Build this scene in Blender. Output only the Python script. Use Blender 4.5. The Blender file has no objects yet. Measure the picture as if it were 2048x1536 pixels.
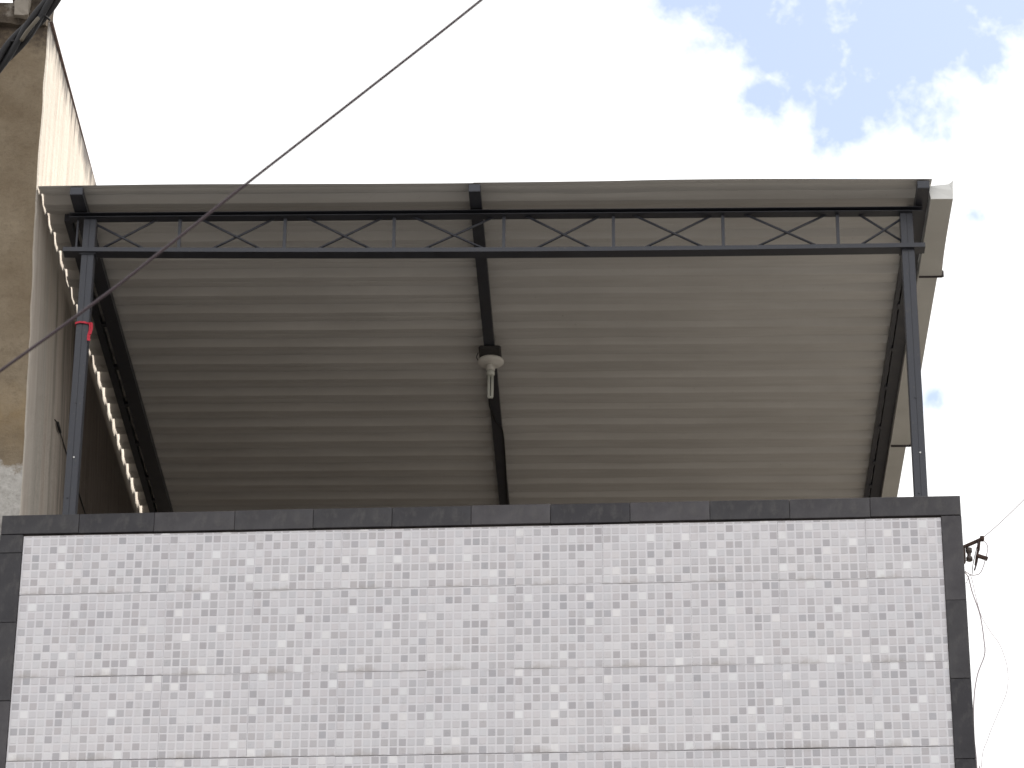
import bpy, bmesh, math, random
from mathutils import Vector, Matrix, noise
random.seed(7)
R = math.radians
sc = bpy.context.scene
col = sc.collection

# ---------------------------------------------------------------- camera
cd = bpy.data.cameras.new('camera'); cam = bpy.data.objects.new('camera', cd); col.objects.link(cam)
cd.sensor_width = 36; cd.lens = 6800 / 2048 * 36
cd.clip_start = .1; cd.clip_end = 3000
rx, uy, fz = (.999637, .026137, .006517), (.006171, -.457724, .889073), (-.026221, .88871, .457719)
cam.matrix_world = Matrix(((rx[0], uy[0], -fz[0], 0), (rx[1], uy[1], -fz[1], 0), (rx[2], uy[2], -fz[2], 1.6), (0, 0, 0, 1)))
cd.dof.use_dof = True; cd.dof.focus_distance = 19.0; cd.dof.aperture_fstop = 10.0
sc.camera = cam
sc.cycles.filter_width = 1.6
sc.view_settings.view_transform = 'Standard'; sc.view_settings.look = 'None'
sc.view_settings.exposure = 1.3; sc.view_settings.gamma = 1.0
sc.view_settings.use_curve_mapping = False

# ---------------------------------------------------------------- sun and sky
SUN = Vector((.50, .36, .80)).normalized()
ld = bpy.data.lights.new('sun', 'SUN'); ld.energy = 2.2; ld.angle = R(.6); ld.color = (1, .95, .86)
sun = bpy.data.objects.new('sun', ld); col.objects.link(sun)
sun.rotation_euler = SUN.to_track_quat('Z', 'Y').to_euler(); sun.location = SUN * 60
W = bpy.data.worlds.new('World'); sc.world = W; W.use_nodes = True
nt = W.node_tree; nt.nodes.clear(); N = nt.nodes.new; L = nt.links.new

def mth(op, a, b=None, c=None, tree=None, clamp=False):
    t = tree or nt
    n = t.nodes.new('ShaderNodeMath'); n.operation = op; n.use_clamp = clamp
    for i, v in enumerate((a, b, c)):
        if v is None: continue
        if isinstance(v, (int, float)): n.inputs[i].default_value = v
        else: t.links.new(v, n.inputs[i])
    return n.outputs[0]

sky = N('ShaderNodeTexSky'); sky.sky_type = 'NISHITA'; sky.sun_disc = False
sky.sun_elevation = math.asin(SUN.z); sky.sun_rotation = math.atan2(SUN.x, SUN.y)
sky.air_density = 1.0; sky.dust_density = 1.5
tc = N('ShaderNodeTexCoord')
def wnoise(scale, detail, rough, dist=0.0):
    n = N('ShaderNodeTexNoise'); n.inputs['Scale'].default_value = scale; n.inputs['Detail'].default_value = detail
    n.inputs['Roughness'].default_value = rough; n.inputs['Distortion'].default_value = dist
    L(tc.outputs['Generated'], n.inputs['Vector']); return n.outputs['Fac']
# broken openings between the clouds: centre direction and half-width
gaps = [((.0270, .8290, .5585), .013), ((.1147, .8271, .5503), .012), ((.1104, .8363, .5371), .0085), ((.0513, .8392, .5415), .013), ((.0412, .8328, .552), .0150), ((.0615, .8364, .5446), .0210), ((.0817, .8385, .5388), .0235), ((.0989, .8325, .5451), .0190),
        ((.0716, .8491, .5233), .0105), ((.0788, .8456, .5279), .0120), ((.0658, .8532, .5174), .0075), ((.0191, .8578, .5137), .0085),
        ((.1091, .8605, .4976), .0075), ((.0974, .8866, .4522), .0060), ((.0484, .8464, .5304), .0080),
        ((.25, .75, .61), .09), ((-.3, .6, .74), .12), ((.5, .8, .33), .08), ((-.6, .2, .75), .15), ((.2, -.5, .84), .2), ((-.4, -.8, .45), .12)]
best = None
for c, rr in gaps:
    v = N('ShaderNodeVectorMath'); v.operation = 'DISTANCE'
    cc = Vector(c).normalized(); v.inputs[1].default_value = cc
    L(tc.outputs['Generated'], v.inputs[0])
    g = mth('SUBTRACT', .85 if rr < .0088 and cc.z < .52 else 1.5, mth('DIVIDE', v.outputs['Value'], rr * 1.12))
    best = g if best is None else mth('MAXIMUM', best, g)
big = wnoise(46, 8, .62); fine = wnoise(170, 8, .68, .4)
pert = mth('ADD', mth('MULTIPLY', mth('SUBTRACT', big, .5), 2.3), mth('MULTIPLY', mth('SUBTRACT', fine, .5), .95))
cover = mth('ADD', mth('MAXIMUM', best, -1.0), pert)
ramp = N('ShaderNodeValToRGB'); ramp.color_ramp.elements[0].position = -0.0; ramp.color_ramp.elements[1].position = .95
ramp.color_ramp.elements[0].color = (0, 0, 0, 1); ramp.color_ramp.elements[1].color = (1, 1, 1, 1)
L(cover, ramp.inputs['Fac'])
blue = N('ShaderNodeMix'); blue.data_type = 'RGBA'; blue.inputs['Factor'].default_value = .50     # thin high veil over the blue
L(sky.outputs['Color'], blue.inputs['A']); blue.inputs['B'].default_value = (2.7, 2.95, 3.5, 1)
mx = N('ShaderNodeMix'); mx.data_type = 'RGBA'
L(ramp.outputs['Color'], mx.inputs['Factor']); mx.inputs['A'].default_value = (6.3, 6.27, 6.22, 1); L(blue.outputs['Result'], mx.inputs['B'])
bg = N('ShaderNodeBackground'); bg.inputs['Strength'].default_value = .1
L(mx.outputs['Result'], bg.inputs['Color'])
wo = N('ShaderNodeOutputWorld'); L(bg.outputs['Background'], wo.inputs['Surface'])

# ---------------------------------------------------------------- helpers
def tag(o, label=None, cat=None, group=None, kind=None):
    if label: o['label'] = label
    if cat: o['category'] = cat
    if group: o['group'] = group
    if kind: o['kind'] = kind
    return o
def empty(name, loc=(0, 0, 0), rz=0):
    o = bpy.data.objects.new(name, None); col.objects.link(o); o.location = loc; o.rotation_euler = (0, 0, rz); return o
def link(name, bm, mat, parent=None, smooth=False, loc=None):
    me = bpy.data.meshes.new(name); bm.normal_update(); bm.to_mesh(me); bm.free(); me.materials.append(mat)
    if smooth: me.shade_smooth()
    o = bpy.data.objects.new(name, me); col.objects.link(o); o.parent = parent
    if loc: o.location = loc
    return o
def box(bm, x0, x1, y0, y1, z0, z1, bev=0.0):
    ret = bmesh.ops.create_cube(bm, size=1)
    for v in ret['verts']:
        v.co = Vector((x0 + (v.co.x + .5) * (x1 - x0), y0 + (v.co.y + .5) * (y1 - y0), z0 + (v.co.z + .5) * (z1 - z0)))
    if bev:
        es = {e for v in ret['verts'] for e in v.link_edges}
        bmesh.ops.bevel(bm, geom=list(es), offset=bev, segments=1, affect='EDGES')
    return bm
def bar(bm, p, q, w, h, up=Vector((0, 0, 1))):
    p, q = Vector(p), Vector(q); d = (q - p).normalized()
    s = d.cross(up)
    if s.length < 1e-3: s = Vector((1, 0, 0))
    s.normalize(); t = s.cross(d)
    vs = [bm.verts.new(c + s * a * w / 2 + t * b * h / 2) for c in (p, q) for a, b in ((-1, -1), (1, -1), (1, 1), (-1, 1))]
    for f in ((0, 3, 2, 1), (4, 5, 6, 7), (0, 1, 5, 4), (1, 2, 6, 5), (2, 3, 7, 6), (3, 0, 4, 7)): bm.faces.new([vs[i] for i in f])
    return bm
def smoothline(pts, n=6):
    P = [Vector(p) for p in pts]; out = []
    for i in range(len(P) - 1):
        a, b, c, d = P[max(i - 1, 0)], P[i], P[i + 1], P[min(i + 2, len(P) - 1)]
        for k in range(n):
            t = k / n
            out.append(.5 * ((2 * b) + (-a + c) * t + (2 * a - 5 * b + 4 * c - d) * t * t + (-a + 3 * b - 3 * c + d) * t ** 3))
    out.append(P[-1]); return out
def tube(bm, pts, r, seg=8):
    P = [Vector(p) for p in pts]; rings = []
    ref = Vector((.31, .22, .93))
    for i, p in enumerate(P):
        d = (P[min(i + 1, len(P) - 1)] - P[max(i - 1, 0)]).normalized()
        s = d.cross(ref).normalized(); t = s.cross(d)
        rr = r[i] if isinstance(r, (list, tuple)) else r
        rings.append([bm.verts.new(p + (s * math.cos(a) + t * math.sin(a)) * rr) for a in (2 * math.pi * k / seg for k in range(seg))])
    for i in range(len(P) - 1):
        for k in range(seg): bm.faces.new((rings[i][k], rings[i][(k + 1) % seg], rings[i + 1][(k + 1) % seg], rings[i + 1][k]))
    bm.faces.new(rings[0][::-1]); bm.faces.new(rings[-1]); return bm
def lathe(bm, prof, c, seg=28):
    rings = [[bm.verts.new(Vector(c) + Vector((r * math.cos(2 * math.pi * k / seg), r * math.sin(2 * math.pi * k / seg), z))) for k in range(seg)] for r, z in prof]
    for a, b in zip(rings, rings[1:]):
        for k in range(seg): bm.faces.new((a[k], a[(k + 1) % seg], b[(k + 1) % seg], b[k]))
    bm.faces.new(rings[0][::-1]); bm.faces.new(rings[-1])
    bmesh.ops.recalc_face_normals(bm, faces=bm.faces[:]); return bm
NB = lambda: bmesh.new()

# ---------------------------------------------------------------- materials
class MT:
    def __init__(s, name, color=(.5, .5, .5), rough=.6, spec=.5, metal=0):
        s.m = bpy.data.materials.new(name); s.m.use_nodes = True; s.t = s.m.node_tree
        s.b = s.t.nodes['Principled BSDF']; s.b.inputs['Base Color'].default_value = (*color, 1)
        s.b.inputs['Roughness'].default_value = rough; s.b.inputs['Specular IOR Level'].default_value = spec; s.b.inputs['Metallic'].default_value = metal
        s.tc = s.t.nodes.new('ShaderNodeTexCoord')
    def noise(s, scale, detail=4, rough=.55, stretch=None, coord='Object', dist=0.0):
        n = s.t.nodes.new('ShaderNodeTexNoise'); n.inputs['Scale'].default_value = scale; n.inputs['Detail'].default_value = detail
        n.inputs['Roughness'].default_value = rough; n.inputs['Distortion'].default_value = dist
        src = s.tc.outputs[coord]
        if stretch:
            mp = s.t.nodes.new('ShaderNodeMapping'); mp.inputs['Scale'].default_value = stretch; s.t.links.new(src, mp.inputs['Vector']); src = mp.outputs['Vector']
        s.t.links.new(src, n.inputs['Vector']); return n.outputs['Fac']
    def ramp(s, fac, stops):
        r = s.t.nodes.new('ShaderNodeValToRGB'); e = r.color_ramp.elements
        while len(e) < len(stops): e.new(.5)
        for el, (p, c) in zip(e, stops): el.position = p; el.color = (*c, 1) if len(c) == 3 else c
        s.t.links.new(fac, r.inputs['Fac']); return r.outputs['Color']
    def mix(s, fac, a, b, mode='MIX'):
        m = s.t.nodes.new('ShaderNodeMix'); m.data_type = 'RGBA'; m.blend_type = mode
        for k, v in (('Factor', fac), ('A', a), ('B', b)):
            if isinstance(v, tuple): m.inputs[k].default_value = (*v, 1)
            elif isinstance(v, (int, float)): m.inputs[k].default_value = v
            else: s.t.links.new(v, m.inputs[k])
        return m.outputs['Result']
    def math(s, op, a, b=None, clamp=False): return mth(op, a, b, tree=s.t, clamp=clamp)
    def xyz(s, coord='Object'):
        n = s.t.nodes.new('ShaderNodeSeparateXYZ'); s.t.links.new(s.tc.outputs[coord], n.inputs[0]); return n.outputs
    def col(s, c): s.t.links.new(c, s.b.inputs['Base Color']); return s
    def rgh(s, c): s.t.links.new(c, s.b.inputs['Roughness']); return s
    def bump(s, h, strength=.3, dist=.01):
        b = s.t.nodes.new('ShaderNodeBump'); b.inputs['Strength'].default_value = strength; b.inputs['Distance'].default_value = dist
        s.t.links.new(h, b.inputs['Height']); s.t.links.new(b.outputs['Normal'], s.b.inputs['Normal']); return s
    def rnd(s):
        n = s.t.nodes.new('ShaderNodeObjectInfo'); return n.outputs['Random']

def steel_mat():
    s = MT('painted_steel', rough=.42, spec=.5)
    a = s.noise(9, 5); c = s.ramp(a, [(.3, (.028, .030, .040)), (.7, (.042, .045, .058))])
    d = s.noise(60, 4); c = s.mix(s.ramp(d, [(.62, (0, 0, 0)), (.75, (1, 1, 1))]), c, (.075, .07, .066))
    s.col(c); s.rgh(s.ramp(a, [(.3, (.36,) * 3), (.7, (.55,) * 3)])); s.bump(d, .08, .003); return s.m
STEEL = steel_mat()
def sheet_mat():
    s = MT('galvanised_sheet', rough=.45, spec=.5)
    a = s.noise(1.1, 4, .6, (1, 2.2, 1)); c = s.ramp(a, [(.3, (.56, .545, .53)), (.7, (.66, .645, .63))])
    st = s.noise(7, 5, .6, (.18, 3.5, 1)); c = s.mix(s.ramp(st, [(.45, (0, 0, 0)), (.8, (.35,) * 3)]), c, (.42, .395, .36))
    sp = s.noise(38, 5, .7); c = s.mix(s.ramp(sp, [(.66, (0, 0, 0)), (.76, (.5,) * 3)]), c, (.17, .14, .12))
    s.col(c); s.rgh(s.ramp(st, [(.3, (.38,) * 3), (.7, (.6,) * 3)])); s.bump(s.noise(5, 3, .5, (1, .5, 1)), .12, .01); return s.m
SHEET = sheet_mat()
GUTTER = (lambda s: s.col(s.ramp(s.noise(6, 4), [(.3, (.66, .66, .64)), (.7, (.74, .74, .72))])).bump(s.noise(7, 2), .15, .01))(MT('white_flashing', rough=.4)).m
GUTTERU = (lambda s: s.col(s.ramp(s.noise(4, 4), [(.3, (.56, .555, .53)), (.7, (.63, .625, .60))])).bump(s.noise(7, 2), .15, .01))(MT('dull_flashing', rough=.5)).m
def tile_mat():
    s = MT('printed_ceramic', rough=.28, spec=.45)
    at = s.t.nodes.new('ShaderNodeAttribute'); at.attribute_name = 'chip'
    c = s.mix(1.0, at.outputs['Color'], (1.135, 1.125, 1.145), 'MULTIPLY')
    c = s.mix(1.0, c, s.ramp(s.noise(1.2, 3), [(.3, (.95, .95, .965)), (.7, (1.0, 1.0, 1.0))]), 'MULTIPLY')
    c = s.mix(s.ramp(s.noise(14, 5, .65, (1, 1, .35)), [(.58, (0, 0, 0)), (.8, (.22,) * 3)]), c, (.36, .33, .30))
    gx, gy, gz = s.xyz('Generated')
    ed = s.math('ABSOLUTE', s.math('SUBTRACT', gz, .5)); grime = s.math('ADD', s.math('MULTIPLY', s.math('SUBTRACT', ed, .44), 9.0), s.math('MULTIPLY', s.math('SUBTRACT', s.noise(3.5, 5, .65), .52), 4.5))
    c = s.mix(s.ramp(grime, [(.35, (0, 0, 0)), (1.0, (.42,) * 3)]), c, (.33, .29, .255))
    ex = s.math('ABSOLUTE', s.math('SUBTRACT', gx, .5)); gr2 = s.math('ADD', s.math('MULTIPLY', s.math('SUBTRACT', ex, .475), 14.0), s.math('MULTIPLY', s.math('SUBTRACT', s.noise(5.1, 5, .65), .54), 5.0))
    c = s.mix(s.ramp(gr2, [(.3, (0, 0, 0)), (1.0, (.22,) * 3)]), c, (.33, .30, .27))
    c = s.mix(1.0, c, s.ramp(s.rnd(), [(0, (.975, .98, .99)), (1, (1.0, 1.0, 1.005))]), 'MULTIPLY')
    s.col(c); s.rgh(s.ramp(s.noise(20, 4), [(.3, (.24,) * 3), (.7, (.42,) * 3)])); s.bump(s.noise(3, 2), .05, .01); return s.m
TILE = tile_mat()
def border_mat():
    s = MT('dark_border_ceramic', rough=.5, spec=.4)
    a = s.noise(7, 5, .6); c = s.ramp(a, [(.35, (.026, .024, .028)), (.65, (.045, .043, .047))])
    c = s.mix(1.0, c, s.ramp(s.rnd(), [(0, (.62, .60, .68)), (.5, (1, 1, 1)), (1, (1.75, 1.7, 1.68))]), 'MULTIPLY')
    v = s.noise(26, 6, .7, (1, 1, .5)); c = s.mix(s.ramp(v, [(.50, (0, 0, 0)), (.72, (.6,) * 3)]), c, (.10, .095, .092))
    s.col(c); s.rgh(s.ramp(v, [(.3, (.4,) * 3), (.7, (.62,) * 3)])); s.bump(v, .15, .004); return s.m
BORDER = border_mat()
GROUT = (lambda s: s.col(s.ramp(s.noise(6, 5), [(.35, (.035, .026, .022)), (.7, (.20, .17, .15))])))(MT('dirty_grout', rough=.9)).m
def plaster_mat(name, a, b, stain):
    s = MT(name, rough=.9, spec=.2)
    c = s.ramp(s.noise(1.6, 6, .6), [(.3, a), (.7, b)])
    c = s.mix(s.ramp(s.noise(9, 6, .7, (1, 1, .15)), [(.5, (0, 0, 0)), (.8, (.7,) * 3)]), c, stain)
    s.col(c); s.bump(s.noise(45, 6, .7), .5, .01); return s.m
RENDER = plaster_mat('house_render', (.42, .40, .37), (.5, .48, .45), (.25, .22, .19))
FLOOR = plaster_mat('terrace_floor', (.185, .172, .158), (.235, .22, .205), (.11, .095, .085))
BACKW = plaster_mat('shade_wall_render', (.16, .13, .10), (.22, .18, .145), (.10, .08, .065))

def wall_mat():
    s = MT('old_plaster', rough=.92, spec=.15)
    x, y, z = s.xyz()
    geo = s.t.nodes.new('ShaderNodeNewGeometry'); nx = s.t.nodes.new('ShaderNodeSeparateXYZ'); s.t.links.new(geo.outputs['Normal'], nx.inputs[0])
    side = s.math('GREATER_THAN', nx.outputs[0], .6)
    blot = s.noise(2.2, 7, .62); fine = s.noise(26, 7, .72)
    front = s.ramp(blot, [(.28, (.165, .125, .082)), (.55, (.235, .19, .135)), (.75, (.30, .245, .175))])
    front = s.mix(s.ramp(fine, [(.5, (0, 0, 0)), (.75, (.55,) * 3)]), front, (.13, .10, .07))
    cr = s.noise(5, 8, .75, None, 'Object', .6)
    front = s.mix(s.ramp(cr, [(.485, (0, 0, 0)), (.5, (.16,) * 3), (.515, (0, 0, 0))]), front, (.085, .065, .05))
    # ochre patch and pale cement repair low on the front
    och = s.math('MULTIPLY', s.math('SUBTRACT', 1.0, s.math('MULTIPLY', s.math('ABSOLUTE', s.math('SUBTRACT', z, 9.75)), 2.6), True), s.noise(7, 6, .7))
    front = s.mix(s.ramp(och, [(.2, (0, 0, 0)), (.6, (.45,) * 3)]), front, (.28, .19, .09))
    rep = s.math('ADD', s.math('SUBTRACT', 9.50, z), s.math('MULTIPLY', s.math('SUBTRACT', s.noise(8, 6, .7), .5), .5))
    front = s.mix(s.ramp(rep, [(0.02, (0, 0, 0)), (.09, (1, 1, 1))]), front, s.ramp(fine, [(.35, (.34, .325, .30)), (.65, (.50, .48, .455))]))
    # plastered side: cream with vertical run-off streaks, dark mould below the capping
    streak = s.noise(5, 6, .65, (1, 2.2, .10)); streak2 = s.noise(16, 5, .7, (1, 2.0, .07))
    sd = s.ramp(streak, [(.3, (.40, .34, .29)), (.5, (.50, .45, .395)), (.72, (.57, .54, .48))])
    sd = s.mix(s.ramp(streak2, [(.54, (0, 0, 0)), (.72, (.35,) * 3)]), sd, (.36, .31, .26))
    top = s.math('ADD', s.math('MULTIPLY', s.math('SUBTRACT', z, 11.99), 3.0), s.math('MULTIPLY', s.math('SUBTRACT', s.noise(11, 6, .7, (1, 2, .25)), .5), 2.2))
    sd = s.mix(s.ramp(top, [(.35, (0, 0, 0)), (.85, (.9,) * 3)]), sd, (.07, .065, .065))
    low = s.math('ADD', s.math('MULTIPLY', s.math('SUBTRACT', y, 16.75), 1.0), s.math('MULTIPLY', s.math('SUBTRACT', streak, .5), 2.6))  # below roof level, away from the street: roof shade painted in with brown dirt
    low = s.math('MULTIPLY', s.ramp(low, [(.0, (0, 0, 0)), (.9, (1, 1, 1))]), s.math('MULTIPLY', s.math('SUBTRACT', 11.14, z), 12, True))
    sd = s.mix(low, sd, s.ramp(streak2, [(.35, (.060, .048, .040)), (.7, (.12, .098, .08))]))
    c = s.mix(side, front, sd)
    # mould and soot at the very top of the front
    tf = s.math('ADD', s.math('MULTIPLY', s.math('SUBTRACT', z, 12.02), 4.0), s.math('MULTIPLY', s.math('SUBTRACT', s.noise(7, 7, .7), .5), 2.6))
    tf = s.math('MULTIPLY', s.ramp(tf, [(.2, (0, 0, 0)), (.8, (.85,) * 3)]), s.math('SUBTRACT', 1.0, side))
    c = s.mix(tf, c, (.045, .035, .03))
    s.col(c); s.bump(s.math('ADD', fine, s.math('MULTIPLY', blot, 1.5)), .7, .012); return s.m
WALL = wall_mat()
COPE = (lambda s: s.col(s.mix(s.ramp(s.noise(12, 7, .7), [(.55, (0, 0, 0)), (.72, (.8,) * 3)]), s.ramp(s.noise(5, 7, .7), [(.35, (.04, .032, .027)), (.6, (.13, .105, .08)), (.8, (.24, .205, .165))]), (.32, .29, .25))).bump(s.noise(30, 7, .75), .9, .02))(MT('mouldy_mortar', rough=.95, spec=.15)).m
CAP = (lambda s: s.col(s.ramp(s.noise(18, 5), [(.35, (.045, .028, .024)), (.7, (.10, .06, .05))])))(MT('dark_capping', rough=.8)).m
CABLE = MT('black_cable', (.006, .0055, .007), .7).m
DROP = MT('grey_cable', (.048, .029, .036), .55).m
PALEC = MT('pale_cable', (.40, .36, .39), .5).m
OLDC = MT('old_ochre_cable', (.10, .085, .062), .7).m
RED = (lambda s: s.col(s.ramp(s.noise(60, 3), [(.3, (.42, .012, .03)), (.7, (.62, .03, .06))])))(MT('red_cloth', rough=.7)).m
RUST = (lambda s: s.col(s.ramp(s.noise(40, 5), [(.35, (.03, .016, .012)), (.7, (.075, .038, .028))])))(MT('rusty_iron', rough=.85)).m
PORC = MT('brown_porcelain', (.06, .045, .04), .3).m
PLAST = MT('aged_white_plastic', (.72, .70, .66), .45).m
BULB = MT('white_bulb_glass', (.62, .63, .58), .25).m
BOXM = MT('smudge_black', (.03, .028, .03), .6).m
ASPH = (lambda s: s.col(s.ramp(s.noise(.6, 8, .7), [(.3, (.045, .045, .047)), (.7, (.075, .073, .07))])).bump(s.noise(80, 3), .5, .01))(MT('asphalt', rough=.9)).m
PAVE = (lambda s: s.col(s.ramp(s.noise(1.5, 8, .7), [(.3, (.15, .143, .13)), (.7, (.21, .2, .185))])).bump(s.noise(40, 4), .4, .01))(MT('pavement_concrete', rough=.9)).m
EARTH = (lambda s: s.col(s.ramp(s.noise(.05, 8, .7), [(.3, (.075, .064, .052)), (.7, (.12, .105, .085))])))(MT('dry_ground', rough=1)).m

# ---------------------------------------------------------------- ground
b = NB(); box(b, -900, 900, -900, 900, -.6, -.155); tag(link('ground', b, EARTH), kind='structure')
b = NB(); box(b, -120, 120, 1.0, 12.4, -.3, -.15); tag(link('road', b, ASPH), kind='structure')
b = NB(); box(b, -120, 120, 12.4, 16.1, -.3, 0, .01); tag(link('pavement', b, PAVE), kind='structure')
b = NB(); box(b, -120, 120, -2.4, 1.0, -.3, 0, .01); tag(link('pavement', b, PAVE), kind='structure')

# ---------------------------------------------------------------- the house with the tiled parapet
# local frame of the facade: x along the wall, -y towards the street
house = empty('tiled_house', (-.45228, 16.04052, 0), R(-2.1))
tag(house, 'grey house front of mosaic-patterned tiles framed by dark border tiles, below the metal terrace roof', 'house')
b = NB(); box(b, -2.598, 2.298, .018, .17, 7.0, 9.142); box(b, -2.598, 2.298, .018, .25, -.14, 7.0); link('front_wall', b, RENDER, house)
b = NB(); box(b, 2.10, 2.290, .173, 7.2, -.14, 9.05); link('side_wall', b, RENDER, house)
b = NB(); box(b, -2.40, 2.29, 5.74, 5.95, 7.9, 11.9); link('added_shade_wall', b, BACKW, house)  # unseen wall, added up to the roof to darken its underside
b = NB(); box(b, -2.45, 2.10, 7.2, 7.4, -.14, 9.05); link('back_wall', b, RENDER, house)
b = NB(); box(b, -2.59, 2.097, .253, 7.197, 7.85, 8.05); link('terrace_floor', b, FLOOR, house)
b = NB(); box(b, -2.592, 2.212, .008, .016, 5.0, 9.04); link('tile_bed', b, GROUT, house)

PAL = [(.56, .548, .552), (.61, .60, .60), (.455, .442, .445), (.405, .393, .402), (.705, .70, .69), (.51, .497, .502)]
WTS = [.34, .14, .19, .18, .06, .09]
def facade_tile(u0, u1, z0, z1, ou, oz):
    """one printed tile; ou, oz = origin of its 10 x 10 chip grid"""
    P = .0452; PZ = .0458; g = .0046
    cu, cz = (u0 + u1) / 2, (z0 + z1) / 2
    bm = NB(); box(bm, u0 - cu, u1 - cu, -.004, .0078, z0 - cz, z1 - cz)
    lay = bm.loops.layers.float_color.new('chip')
    for f in bm.faces:
        for l in f.loops: l[lay] = (.645, .635, .64, 1)
    K = {}
    for i in range(10):
        for j in range(10):
            k = random.choices(range(6), WTS)[0]
            for _ in range(2):                      # the print rarely sets two dark squares side by side
                near = [K.get((i - 1, j)), K.get((i, j - 1))]
                if (k in (2, 3) and any(n in (2, 3) for n in near) and random.random() < .62) or (k == 4 and any(K.get((i - a, j - c)) == 4 for a in range(3) for c in range(-2, 3))): k = random.choices(range(6), WTS)[0]
            K[(i, j)] = k
    for i in range(10):
        for j in range(10):
            a0 = max(ou + i * P + g * random.uniform(.85, 1.15), u0 + .001); a1 = min(ou + (i + 1) * P - g * random.uniform(.85, 1.15), u1 - .001)
            b0 = max(oz + j * PZ + g * random.uniform(.85, 1.15), z0 + .001); b1 = min(oz + (j + 1) * PZ - g * random.uniform(.85, 1.15), z1 - .001)
            if a1 - a0 < .006 or b1 - b0 < .006: continue
            k = K[(i, j)]; v = random.uniform(.95, 1.05); t = random.uniform(-.008, .009)
            c = (PAL[k][0] * v + t, PAL[k][1] * v, PAL[k][2] * v - t * .4, 1)
            d = .0012
            if k == 4: a0 -= g * .4; a1 += g * .4; b0 -= g * .4; b1 += g * .4
            o = [bm.verts.new((x - cu, -.004, z - cz)) for x, z in ((a0, b0), (a1, b0), (a1, b1), (a0, b1))]
            q = [bm.verts.new((x - cu, -.0052, z - cz)) for x, z in ((a0 + d, b0 + d), (a1 - d, b0 + d), (a1 - d, b1 - d), (a0 + d, b1 - d))]
            fs = [bm.faces.new(q)] + [bm.faces.new((o[m], o[(m + 1) % 4], q[(m + 1) % 4], q[m])) for m in range(4)]
            for f in fs:
                for l in f.loops: l[lay] = c
    o = link('facade_tile', bm, TILE, house)
    o.location = (cu, random.uniform(-.0015, .0015), cz)
    o.rotation_euler = (random.uniform(-.0025, .0025), random.uniform(-.0014, .0014), random.uniform(-.0025, .0025))
    return o
cols = [-2.578] + [.003 + .452 * k for k in range(-5, 5)] + [2.200]
rows = [(8.693, 9.030), (8.229, 8.693), (7.772, 8.229), (7.312, 7.772), (6.852, 7.312), (6.392, 6.852)]
vgap = {0: .0012, 1: .0020, 2: .0032, 3: .0050, 4: .003, 5: .003}
for r_, (z0, z1) in enumerate(rows):
    for c_ in range(len(cols) - 1):
        u0, u1 = cols[c_], cols[c_ + 1]
        hg = random.choice((.0002, .0004, .0004, .0010))
        lo = vgap[r_] * random.uniform(.3, 1.25) if not (r_ == 1 and c_ in (1,)) else .005
        if r_ == 2: lo = .0052 * random.uniform(.75, 1.2)
        ou = u1 - .452 if c_ == 0 else u0
        oz = z0 if r_ == 0 else z0 + .0005
        facade_tile(u0 + hg, u1 - .0003, z0 + lo * .5, z1 - .0008 - (random.uniform(0, .002) if r_ else .002), ou, oz)
# dark border tiles
def border_tile(u0, u1, z0, z1):
    bm = NB(); box(bm, -(u1 - u0) / 2, (u1 - u0) / 2, -.0135, .0165, -(z1 - z0) / 2, (z1 - z0) / 2, .0016)
    o = link('border_tile', bm, BORDER, house)
    o.location = ((u0 + u1) / 2, random.uniform(-.0012, .0012), (z0 + z1) / 2); o.rotation_euler = (0, random.uniform(-.002, .002), random.uniform(-.003, .003))
us = [-2.70, -2.29, -1.892, -1.468, -1.055, -.642, -.228, .185, .599, 1.012, 1.425, 1.84, 2.306]
for a, c in zip(us, us[1:]):
    border_tile(a + .0009, c - .0009, 9.037 + random.uniform(-.0015, .0015), 9.147 + random.uniform(-.0015, .0015))
for z0, z1 in ((8.93, 9.035), (8.535, 8.93), (8.10, 8.535), (7.67, 8.10), (7.24, 7.67), (6.8, 7.24)):
    border_tile(-2.702, -2.5805, z0 + .001, z1 - .001)
for z0, z1 in ((8.56, 9.035), (8.13, 8.56), (7.70, 8.13), (7.27, 7.70), (6.84, 7.27)):
    border_tile(2.2025, 2.3065, z0 + .001, z1 - .001)

# ---------------------------------------------------------------- neighbouring house with the old plastered gable
nb = empty('old_plaster_building', (-3.12, 16.172, 0))
tag(nb, 'taller old building at the left edge with stained brown plaster front and cream side', 'building')
def lean(z):
    k = [(0, -3.05), (9.0, -3.060), (9.6, -3.072), (10.2, -3.086), (11.1, -3.118), (12.33, -3.126)]
    for (a, x0), (c, x1) in zip(k, k[1:]):
        if z <= c: return x0 + (x1 - x0) * (z - a) / (c - a)
    return k[-1][1]
bm = NB()
zs = [-.16, 4, 7, 8] + [8.2 + .06 * i for i in range(70)]
zs = [z for z in zs if z < 12.27] + [12.27]
path = [(-7, 0), (-4.5, 0), (-3.9, 0)] + [(-3.6 + .06 * i, 0) for i in range(8)] + ['c0', 'c1', 'c2'] + [('s', .08 * i) for i in range(1, 30)] + [('s', v) for v in (2.8, 3.6, 5, 7, 10)]
grid = []
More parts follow.
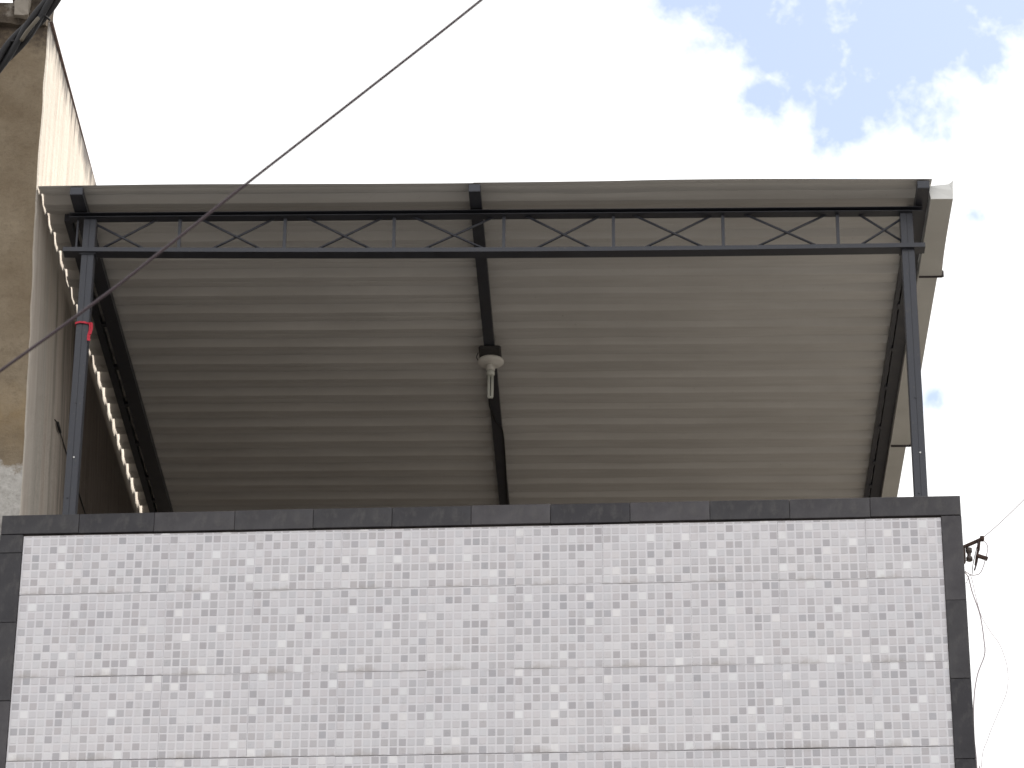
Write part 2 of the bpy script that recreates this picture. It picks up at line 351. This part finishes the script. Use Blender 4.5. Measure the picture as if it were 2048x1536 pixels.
for z in zs:
    X = lean(z); row = []
    for p in path:
        if p == 'c0': x, y = X - .022, 16.172
        elif p == 'c1': x, y = X - .006, 16.178
        elif p == 'c2': x, y = X, 16.194
        elif p[0] == 's': x, y = X, 16.194 + p[1]
        else: x, y = p[0], 16.172
        if p[0] == 's': x += .0108 * min(p[1], 5)
        n = noise.noise(Vector((x * 3, y * 3, z * 3))) * .0022 + noise.noise(Vector((x * 14, y * 14, z * 14))) * .0025
        if isinstance(p, str): n *= 1.6
        if p[0] == 's' or p in ('c1', 'c2'): x += n
        if p[0] != 's' and p != 'c2': y += min(n, .006)
        row.append(bm.verts.new((x + 3.12, y - 16.172, z)))
    grid.append(row)
for a, c in zip(grid, grid[1:]):
    for i in range(len(path) - 1): bm.faces.new((a[i], a[i + 1], c[i + 1], c[i]))
vb = [bm.verts.new((-7 + 3.12, 10, z)) for z in (zs[0], zs[-1])]
bm.faces.new(grid[-1] + [vb[1]])
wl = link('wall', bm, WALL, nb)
wl.parent = nb; wl.data.transform(Matrix.Translation((-3.12, 16.172, 0))); wl.matrix_parent_inverse = Matrix.Translation((3.12, -16.172, 0))
def rough_block(name, x0, x1, y0, y1, z0, z1, step, amp, mat, parent, seed=0):
    nx, ny, nz = [max(2, int(round((q - p) / step))) for p, q in ((x0, x1), (y0, y1), (z0, z1))]
    bm = NB(); box(bm, x0, x1, y0, y1, z0, z1)
    for ax, n in ((0, nx), (1, ny), (2, nz)):
        lo, hi = (x0, y0, z0)[ax], (x1, y1, z1)[ax]
        for k in range(1, n):
            no = Vector((0, 0, 0)); no[ax] = 1; co = Vector((0, 0, 0)); co[ax] = lo + (hi - lo) * k / n
            bmesh.ops.bisect_plane(bm, geom=bm.verts[:] + bm.edges[:] + bm.faces[:], plane_co=co, plane_no=no)
    for v in bm.verts:
        q = v.co * 9 + Vector((seed * 7.3, 0, 0)); v.co += (noise.noise_vector(q) * .7 + noise.noise_vector(q * 3.1) * .35) * amp
    o = link(name, bm, mat, parent); o.matrix_parent_inverse = Matrix.Translation((3.12, -16.172, 0)) if parent is nb else Matrix(); return o
rough_block('coping', -6.9, -3.130, 16.145, 16.42, 12.235, 12.375, .045, .030, COPE, nb, 1)
rough_block('corner_stub', -3.335, -3.140, 16.15, 16.40, 12.34, 12.75, .04, .030, COPE, nb, 2)
MORTAR = plaster_mat('pale_mortar', (.19, .165, .135), (.32, .29, .25), (.16, .13, .10))
rough_block('mortar_patch', -3.318, -3.235, 16.105, 16.17, 12.27, 12.52, .03, .022, MORTAR, nb, 3)
b = NB(); box(b, -3.5, -3.108, 16.20, 26, 12.274, 12.285)
c = link('side_capping', b, CAP, nb); c.matrix_parent_inverse = Matrix.Translation((3.12, -16.172, 0))

# ---------------------------------------------------------------- terrace roof
roof = empty('terrace_roof', (-.55, 16.34, 8.05))
tag(roof, 'corrugated metal terrace roof on dark steel posts and lattice beam above the tiled parapet', 'roof')
inv = Matrix.Translation((.55, -16.34, -8.05))
def part(name, bm, mat, parent=roof, smooth=False):
    o = link(name, bm, mat, parent, smooth); o.matrix_parent_inverse = inv if parent is roof else Matrix(); return o
ZR = 11.122     # underside of the rafters
# chords: channels, lips included
for nm, x0, x1, zb, zt, opn in (('top_chord', -2.958, 1.787, 11.081, 11.108, -1), ('bottom_chord', -2.979, 1.788, 10.863, 10.889, 1)):
    bm = NB(); ya, yb = 16.341, (16.418 if opn > 0 else 16.406); t = .003
    if opn > 0:
        box(bm, x0, x1, ya, yb, zb, zb + t); box(bm, x0, x1, ya, ya + t, zb + t, zt); box(bm, x0, x1, yb - t, yb, zb + t, zt)
        box(bm, x0, x1, ya + t, ya + .016, zt - t, zt); box(bm, x0, x1, yb - .016, yb - t, zt - t, zt)
    else:      # opens towards the street
        box(bm, x0, x1, ya, yb, zt - t, zt); box(bm, x0, x1, ya, yb, zb, zb + t); box(bm, x0, x1, yb - t, yb, zb + t, zt - t)
    if opn > 0:                       # the lower chord sags a little between the posts
        for k in range(1, 16):
            bmesh.ops.bisect_plane(bm, geom=bm.verts[:] + bm.edges[:] + bm.faces[:], plane_co=(x0 + (x1 - x0) * k / 16, 0, 0), plane_no=(1, 0, 0))
        for v in bm.verts:
            q = (v.co.x - x0) / (x1 - x0); v.co.z -= .012 * q + .066 * q * (1 - q)
    part(nm, bm, STEEL)
sx = [-2.34, -1.753, -1.145, -.535, .073, .680, 1.314]
for x in sx:
    bm = NB(); box(bm, x - .009, x + .009, 16.372, 16.390, 10.868, 11.083); part('strut', bm, STEEL)
bm = NB(); box(bm, -2.916, -2.906, 16.372, 16.382, 10.868, 11.083); part('strut', bm, STEEL)
def brace(xa, za, xb, zb, y):
    bm = NB(); tube(bm, [(xa, y, za), ((xa + xb) / 2 + .002, y + .001, (za + zb) / 2 + random.uniform(-.001, .001)), (xb, y, zb)], .0070, 7); part('brace', bm, STEEL, smooth=True)
bays = [(-2.80, -2.34)] + list(zip(sx, sx[1:])) + [(1.314, 1.672)]
for i, (a, c) in enumerate(bays):
    l, r_ = (.11 + random.uniform(-.01, .01), .065 + random.uniform(-.01, .01)) if 0 < i < 7 else ((.02, .14) if i == 0 else (.10, .0))
    zt, zb = 11.086, 10.868
    if i == 0: brace(a, 11.045, c - .15, zb, 16.376); brace(a + .04, 10.91, c - .13, zt, 16.389)
    elif i == 7: brace(a + .10, zb, c + .005, 11.055, 16.376); brace(a + .12, zt, c + .005, 10.905, 16.389)
    else: brace(a + l, zt, c - r_ - .035, zb, 16.376); brace(a + l + .03, zb, c - r_, zt, 16.389)
# posts: two lipped channels welded face to face
for x in (-2.842, 1.695):
    bm = NB(); y0, y1 = 16.362, 16.432; w = .033
    for s in (-1, 1):
        box(bm, min(x + s * .0015, x + s * w), max(x + s * .0015, x + s * w), y0, y0 + .004, 8.055, 11.079)
        box(bm, min(x + s * .0015, x + s * w), max(x + s * .0015, x + s * w), y1 - .004, y1, 8.055, 11.079)
        box(bm, x + s * w - .002, x + s * w + .002, y0 + .0045, y1 - .0045, 8.055, 11.079)
    box(bm, x - .0014, x + .0014, y0 + .003, y0 + .0035, 8.055, 11.079)
    p = part('post', bm, STEEL)
    bm = NB(); box(bm, x - .045, x + .045, y0 - .006, y1 + .01, 10.852, 10.8625); part('chord_shadow_plate', bm, STEEL)  # thin dark plate stands in for the chord's shadow on the post
    bm = NB(); box(bm, x - .09, x + .09, y0 - .05, y1 + .05, 8.051, 8.058); part('base_plate', bm, STEEL)
    for z, dx in ((9.93, -.004), (9.60, .006), (9.36, -.012)):
        bm = NB(); lathe(bm, [(.0045, -.002), (.0055, 0), (.004, .002)], (0, 0, 0), 8)
        bmesh.ops.rotate(bm, verts=bm.verts, matrix=Matrix.Rotation(R(90), 3, 'X')); bmesh.ops.translate(bm, verts=bm.verts, vec=(x + dx, y0 - .002, z)); part('screw', bm, GUTTER if z == 9.6 else STEEL)
# rafters running back
def rafter(x0, x1, xb0, xb1, y0=16.168, h=.047, nm='rafter', z=ZR):
    bm = NB(); y1 = 21.6; k = (y1 - y0) / 4.1; q0 = x0 + (xb0 - x0) * k; q1 = x1 + (xb1 - x1) * k; t = .004
    def pr(a0, a1, b0, b1, z0, z1):
        vs = [bm.verts.new(c) for c in ((a0, y0, z0), (a1, y0, z0), (a1, y0, z1), (a0, y0, z1), (b0, y1, z0), (b1, y1, z0), (b1, y1, z1), (b0, y1, z1))]
        for f in ((0, 1, 2, 3), (4, 7, 6, 5), (0, 4, 5, 1), (1, 5, 6, 2), (2, 6, 7, 3), (3, 7, 4, 0)): bm.faces.new([vs[i] for i in f])
    pr(x0, x1, q0, q1, z, z + t); pr(x0, x0 + t, q0, q0 + t, z + t, z + h); pr(x1 - t, x1, q1 - t, q1, z + t, z + h)
    pr(x0 + t, x1 - t, q0 + t, q1 - t, z + h - t, z + h)
    bm2 = NB(); box(bm2, x0 + .003, x1 - .003, y0 - .0015, y0 + .001, z + .003, z + h - .003); part('end_plate', bm2, STEEL)
    return part(nm, bm, STEEL)
rafter(-2.932, -2.862, -2.932, -2.846)
rafter(-.724, -.660, -.672, -.610)
rafter(1.745, 1.812, 1.752, 1.8175)
rafter(-3.004, -2.965, -2.990, -2.952, 16.46, .047, 'edge_tube')
rafter(1.716, 1.738, 1.716, 1.743, 16.46, .040, 'edge_tube', ZR + .006)
for y in (16.9, 17.5, 18.05, 18.55, 19.1, 19.6, 19.95):     # weld clips between the tubes
    bm = NB(); box(bm, 1.736, 1.750, y, y + random.uniform(.03, .06), ZR - .002, ZR + .02); part('clip', bm, STEEL)
    bm = NB(); box(bm, -2.964, -2.934, y + .2, y + .24, ZR + .012, ZR + .03); part('clip', bm, STEEL)

# corrugated sheets, ribs across the house
PIT = .2142
def prof(s):          # one rib: low pan, rise, high pan, fall
    s %= 1.0
    if .12 < s < .28: return .06 * (1 - abs(s - .20) / .08)
    if s < .40: return 0.0
    if s < .52: return (s - .40) / .12
    if s < .80: return 1.0
    if s < .96: return 1 - (s - .80) / .16
    return 0.0
ZS = ZR + .056
PH = 16.165
def edge_x(y): return -3.116 + (y - 16.16) * .0135
def sheet(side, k, first, last):
    y0 = PH + k * 5 * PIT - (0 if first else .02); y1 = PH + (k + 1) * 5 * PIT + .0
    ys = set([y0, y1])
    j0 = int((y0 - PH) / PIT) - 1
    for j in range(j0, j0 + 8):
        for s in (0, .12, .2, .28, .40, .46, .52, .66, .80, .88, .96):
            y = PH + (j + s) * PIT
            if y0 < y < y1: ys.add(y)
    ys = sorted(ys); bm = NB(); rr = random.Random(k * 3 + side); off = 0.0; eo = rr.uniform(-.004, .005)
    x0, x1 = (None, -.62) if side == 0 else (-.70, 1.827)
    NX = 26; lift = -.0013 * k + (.0007 if side else 0); grid = []
    depth = .040 if side == 0 else .034
    for y in ys:
        a = (edge_x(y) + eo + rr.uniform(-.0015, .0015)) if side == 0 else x0; row = []
        for i in range(NX + 1):
            t = i / NX; x = a + (x1 - a) * t
            w = noise.noise(Vector((x * .9, y * 1.3, 5 + side))) * .0022 + noise.noise(Vector((x * 3, y * 2, 1.7))) * .0010
            flat = 1.0
            if side == 1: flat = .62 + .38 * abs(noise.noise(Vector((x * .7, y * .8, 9)))) * 2 + .35 * max(0, x - .6) / 1.2
            z = prof((y - PH + off * .3) / PIT) * depth * min(flat, 1.05) + w
            if side == 1 and y < 16.35:
                q = max(0, 1 - (y - 16.165) / .19); z += q * .010 * math.exp(-((x - .75) / .72) ** 2)
            if side == 0 and y < 16.3:
                q = max(0, 1 - (y - 16.165) / .14); z += q * .004 * math.sin(x * 2.2)
            row.append(bm.verts.new((x, y, ZS + z + lift)))
        grid.append(row)
    for p, q in zip(grid, grid[1:]):
        for i in range(NX): bm.faces.new((p[i], q[i], q[i + 1], p[i + 1]))
    return part('roof_sheet', bm, SHEET)
for k in range(5):
    for side in (0, 1): sheet(side, k, k == 0, k == 4)
# folded front lip of the left and right front sheets
# gutter / flashing along the right edge, three lapped lengths
def gutter(y0, y1, xr, xr2, z, dz, cap):
    bm = NB(); x0 = 1.8195; h = .078; t = .0015; K = 8
    for i in range(K):
        a, c = y0 + (y1 - y0) * i / K, y0 + (y1 - y0) * (i + 1) / K
        fa, fc = (i / K) ** 4, ((i + 1) / K) ** 4
        xa, xc = xr + (xr2 - xr) * fa, xr + (xr2 - xr) * fc; za, zc = z - dz * fa, z - dz * fc
        def quadbox(p, q):
            vs = [bm.verts.new(v) for v in p + q]
            for f in ((0, 1, 2, 3), (7, 6, 5, 4), (0, 4, 5, 1), (1, 5, 6, 2), (2, 6, 7, 3), (3, 7, 4, 0)): bm.faces.new([vs[m] for m in f])
        quadbox([(x0, a, za), (xa, a, za), (xa, a, za + t), (x0, a, za + t)], [(x0, c, zc), (xc, c, zc), (xc, c, zc + t), (x0, c, zc + t)])
        quadbox([(xa - t, a, za + t), (xa, a, za + t), (xa + .006, a, za + h), (xa + .006 - t, a, za + h)], [(xc - t, c, zc + t), (xc, c, zc + t), (xc + .006, c, zc + h), (xc + .006 - t, c, zc + h)])
        quadbox([(x0, a, za + t), (x0 + t, a, za + t), (x0 + t, a, za + h), (x0, a, za + h)], [(x0, c, zc + t), (x0 + t, c, zc + t), (x0 + t, c, zc + h), (x0, c, zc + h)])
    bmesh.ops.recalc_face_normals(bm, faces=bm.faces[:])
    g = part('gutter', bm, GUTTERU)
    if cap:
        bm = NB(); yc = y0 - .003
        vs = [bm.verts.new(v) for v in ((x0 + .002, yc, z), (xr, yc, z), (xr - .001, yc - .004, z + .050), (xr + .006, yc - .012, z + .112), (xr - .02, yc, z + .095), (x0 + .02, yc, z + .086), (x0 - .012, yc, z + .080))]
        f = bm.faces.new(vs); ex = bmesh.ops.extrude_face_region(bm, geom=[f])
        bmesh.ops.translate(bm, verts=[v for v in ex['geom'] if isinstance(v, bmesh.types.BMVert)], vec=(0, .0022, 0))
        bmesh.ops.recalc_face_normals(bm, faces=bm.faces[:])
        o = part('end_cap', bm, GUTTER)
JOINT = MT('dark_seam', (.045, .036, .038), .7).m  # dark strips mark the laps between gutter lengths
for yj, xj in ((17.070, 1.953), (19.264, 1.945)):
    bm = NB(); box(bm, 1.8205, xj, yj, yj + .004, 11.060, 11.086); box(bm, xj - .003, xj + .010, yj - .012, yj + .0035, 11.062, 11.10); part('gutter_joint', bm, JOINT)
gutter(16.225, 17.068, 1.942, 1.952, 11.084, .014, True)
gutter(17.05, 19.262, 1.931, 1.944, 11.086, .014, False)
gutter(19.24, 21.7, 1.921, 1.925, 11.088, .01, False)

# ---------------------------------------------------------------- lamp under the middle rafter
lamp = empty('ceiling_lamp', (-.664, 18.13, ZR))
tag(lamp, 'white round lamp holder with a bare tube bulb hanging under the middle rafter', 'lamp')
bm = NB(); lathe(bm, [(.074, 0), (.079, -.006), (.079, -.014), (.070, -.024), (.045, -.031), (.024, -.034)], (0, 0, -.0225), 36); link('base_disc', bm, PLAST, lamp, True)
bm = NB(); lathe(bm, [(.024, 0), (.025, -.018), (.027, -.030), (.022, -.034)], (.0, 0, -.0575), 24); link('socket', bm, PLAST, lamp, True)
bm = NB(); lathe(bm, [(.016, 0), (.024, -.006), (.025, -.028), (.019, -.034)], (0, 0, -.0925), 24)
for dx in (-.0105, .0105): tube(bm, [(dx, 0, -.130), (dx, 0, -.2), (dx * .98, 0, -.268), (dx * .6, 0, -.277)], .0085, 12)
tube(bm, [(-.0105, 0, -.272), (.0105, 0, -.272)], .0075, 10); link('bulb', bm, BULB, lamp, True)
bm = NB(); box(bm, -.068, .066, -.16, .03, -.022, -.001, .010); link('smudge_block', bm, BOXM, lamp)  # dark block in place of a soft dark smudge above the lamp
lw = NB(); tube(lw, smoothline([(-.072, 18.02, ZR - .03), (-.083, 18.08, ZR - .028), (-.07, 18.13, ZR - .034)]), .003, 6)
bmesh.ops.translate(lw, verts=lw.verts, vec=(.0, -18.13, -ZR)); link('lead', lw, CABLE, lamp, True)
# loose wire lying along the middle rafter
bm = NB(); tube(bm, smoothline([(-.66, 18.20, ZR - .005), (-.685, 18.5, ZR - .006), (-.692, 18.72, ZR - .012), (-.680, 18.86, ZR - .006), (-.66, 19.0, ZR - .005), (-.622, 19.12, ZR - .006), (-.617, 19.6, ZR - .006), (-.625, 20.4, ZR - .005)]), .005, 7)
tag(link('lamp_wire', bm, CABLE, None, True), 'black wire running back along the middle rafter behind the hanging lamp', 'wire')

# ---------------------------------------------------------------- red ribbon on the left post
rb = empty('red_ribbon', (-2.842, 16.36, 10.41))
tag(rb, 'red ribbon tied round the left steel post with its ends hanging', 'ribbon')
def strip(bm, pts, w, th=.0012, wd=Vector((0, 0, 1))):
    P = [Vector(p) for p in pts]; rows = []
    for i, p in enumerate(P):
        d = (P[min(i + 1, len(P) - 1)] - P[max(i - 1, 0)]).normalized(); n = d.cross(wd).normalized() * th
        rows.append([bm.verts.new(p + wd * w / 2 - n), bm.verts.new(p - wd * w / 2 - n), bm.verts.new(p - wd * w / 2 + n), bm.verts.new(p + wd * w / 2 + n)])
    for a, c in zip(rows, rows[1:]):
        for k in range(4): bm.faces.new((a[k], a[(k + 1) % 4], c[(k + 1) % 4], c[k]))
    bm.faces.new(rows[0]); bm.faces.new(rows[-1][::-1]); bmesh.ops.recalc_face_normals(bm, faces=bm.faces[:]); return bm
bm = NB(); w = .039
strip(bm, [(-w, -.004, .006), (-w * .4, -.006, .012), (w * .3, -.006, .010), (w, -.003, .002), (w + .002, .03, 0), (w, .075, .002), (0, .078, .006), (-w, .076, .008), (-w - .002, .03, .008), (-w, -.004, .006)], .011)
link('band', bm, RED, rb)
X1 = Vector((1, .3, 0)).normalized()
bm = NB(); strip(bm, smoothline([(.030, -.009, .006), (.046, -.014, -.004), (.048, -.012, -.04), (.041, -.010, -.075), (.042, -.012, -.108)]), .017, .0012, X1); link('tail', bm, RED, rb)
bm = NB(); strip(bm, smoothline([(.034, -.011, .004), (.052, -.018, .000), (.056, -.016, -.03), (.050, -.014, -.068)]), .011, .0012, X1); link('tail', bm, RED, rb)

# ---------------------------------------------------------------- wires
def wire(name, pts, r, mat, label, cat='cable', sm=True):
    bm = NB(); tube(bm, smoothline(pts) if sm else pts, r, 8); return tag(link(name, bm, mat, None, True), label, cat)
wire('overhead_cable', [(.55, 8, 7.78), (.1, 8, 7.355), (-.331, 8, 6.935), (-.655, 8, 6.631), (-.971, 8, 6.338), (-1.085, 8, 6.230), (-1.199, 8, 6.123), (-1.334, 8, 5.998), (-1.601, 8, 5.769), (-2.2, 8, 5.27), (-3, 8, 4.65)], .0043, DROP,
     'single thin cable slanting down across the sky and the roof to the left edge')
bd = empty('cable_bundle', (-2.9, 14, 10.7))
tag(bd, 'thick twisted bundle of black cables crossing the top left corner before the old building', 'cable')
A = Vector((-2.56, 14, 11.18)); B = Vector((-3.30, 14, 10.02))
for k in range(4):
    pts = []
    for i in range(41):
        t = i / 40; p = A.lerp(B, t); a = t * 9 + k * math.pi / 2; rr = .024 + .005 * math.sin(t * 17 + k)
        pts.append(p + Vector((.83, 0, -.55)) * math.cos(a) * rr + Vector((0, 1, 0)) * math.sin(a) * rr)
    bm = NB(); tube(bm, pts, .0165, 8); o = link('strand', bm, CABLE, bd, True); o.matrix_parent_inverse = Matrix.Translation((2.9, -14, -10.7))
for pts, rr, m in (([(-2.66, 14, 11.08), (-2.73, 13.98, 10.90), (-2.74, 13.97, 10.84), (-2.80, 13.97, 10.76), (-2.86, 13.98, 10.68), (-2.93, 14, 10.60)], .005, CABLE),
                   ([(-2.70, 14, 10.84), (-2.735, 13.98, 10.855), (-2.77, 13.97, 10.80), (-2.785, 13.97, 10.755), (-2.82, 13.97, 10.71), (-2.88, 13.97, 10.70)], .006, CABLE),
                   ([(-2.828, 13.95, 10.685), (-2.80, 13.945, 10.74), (-2.765, 13.95, 10.80), (-2.752, 13.96, 10.83)], [.002] + [.010] * 17 + [.006], OLDC)):
    bm = NB(); tube(bm, smoothline(pts), rr, 7); o = link('loose_strand', bm, m, bd, True); o.matrix_parent_inverse = Matrix.Translation((2.9, -14, -10.7))

bk = empty('wall_bracket', (1.87, 16.05, 8.86)); ib = Matrix.Translation((-1.87, -16.05, -8.86))
tag(bk, 'rusty iron cable bracket with small insulator on the right edge of the tiled house', 'bracket')
def bp(name, bm, m, sm=False): o = link(name, bm, m, bk, sm); o.matrix_parent_inverse = ib
bm = NB(); box(bm, 1.853, 1.872, 16.03, 16.07, 8.815, 8.905, .002); bp('plate', bm, RUST)
bm = NB(); lathe(bm, [(.010, -.040), (.017, -.036), (.017, -.018), (.011, -.010), (.011, .004), (.017, .012), (.017, .032), (.010, .036)], (1.892, 16.05, 8.862), 16); bp('insulator', bm, PORC, True)
bm = NB(); bar(bm, (1.866, 16.05, 8.903), (1.972, 16.05, 8.953), .022, .013); bp('arm', bm, RUST)
bm = NB(); box(bm, 1.952, 1.974, 16.036, 16.064, 8.938, 8.962, .003); bp('clamp', bm, RUST)
bm = NB(); tube(bm, [(1.947, 16.05, 8.942), (1.942, 16.05, 8.89), (1.930, 16.05, 8.852), (1.918, 16.05, 8.80)], [.009, .008, .006, .003], 8); bp('rod', bm, RUST, True)
bm = NB(); bar(bm, (1.928, 16.05, 8.856), (1.986, 16.05, 8.835), .02, .016); bp('peg', bm, RUST)
for pts, rr in (([(1.944, 16.04, 8.93), (1.925, 16.03, 8.87), (1.905, 16.03, 8.79), (1.900, 16.04, 8.745)], .0025), ([(1.938, 16.06, 8.86), (1.930, 16.06, 8.82), (1.915, 16.06, 8.775)], .0045)):
    bm = NB(); tube(bm, smoothline(pts), rr, 6); bp('tie_wire', bm, DROP, True)

wire('service_wire', [(1.965, 16.05, 8.953), (2.06, 16.04, 9.035), (2.192, 16.02, 9.161), (2.45, 15.98, 9.42), (3.4, 15.8, 10.4)], .0024, PALEC, 'pale wire rising from the rusty bracket to the right edge of the picture', 'wire')
wire('looped_wire', [(1.966, 16.05, 8.945), (1.983, 16.05, 8.925), (1.990, 16.05, 8.895), (1.976, 16.05, 8.84), (1.958, 16.05, 8.785), (1.938, 16.05, 8.752), (1.905, 16.05, 8.744), (1.885, 16.05, 8.752), (1.866, 16.05, 8.768)], .0028, PALEC, 'small loop of pale wire bowed out around the rusty bracket', 'wire')
wire('hanging_wire', [(1.866, 16.06, 8.765), (1.881, 16.05, 8.731), (1.897, 16.05, 8.647), (1.929, 16.05, 8.521), (1.941, 16.05, 8.383), (1.939, 16.05, 8.30), (1.897, 16.05, 8.191), (1.872, 16.05, 8.055), (1.862, 16.05, 7.866), (1.867, 16.05, 7.69), (1.866, 16.05, 7.2), (1.862, 16.05, 3)], .0036, PALEC, 'pair-thick pale wire hanging close beside the right dark border tiles', 'wire')
wire('bowed_wire', [(1.866, 16.03, 8.689), (1.890, 16.03, 8.735), (1.91, 16.03, 8.62), (1.932, 16.03, 8.51), (1.975, 16.03, 8.42), (2.020, 16.03, 8.341), (2.048, 16.03, 8.218), (2.038, 16.03, 8.095), (1.986, 16.03, 7.974), (1.928, 16.03, 7.839), (1.887, 16.03, 7.69), (1.870, 16.03, 7.2), (1.866, 16.03, 3)], .0020, PALEC, 'very thin pale wire bowing far out to the right of the house', 'wire')
bm = NB(); tube(bm, smoothline([(-3.075, 17.02, 10.16), (-3.062, 17.06, 10.150), (-3.064, 17.2, 10.150), (-3.066, 17.4, 10.152), (-3.062, 17.78, 10.13), (-3.06, 18.2, 10.12), (-3.055, 18.7, 10.1)]), .0035, 6)
tube(bm, [(-3.064, 17.06, 10.16), (-3.062, 17.10, 10.150), (-3.062, 17.16, 10.148)], .009, 6)
tag(link('wall_wire', bm, CABLE, None, True), 'thin dark wire pinned to the shaded side of the old plaster wall', 'wire')
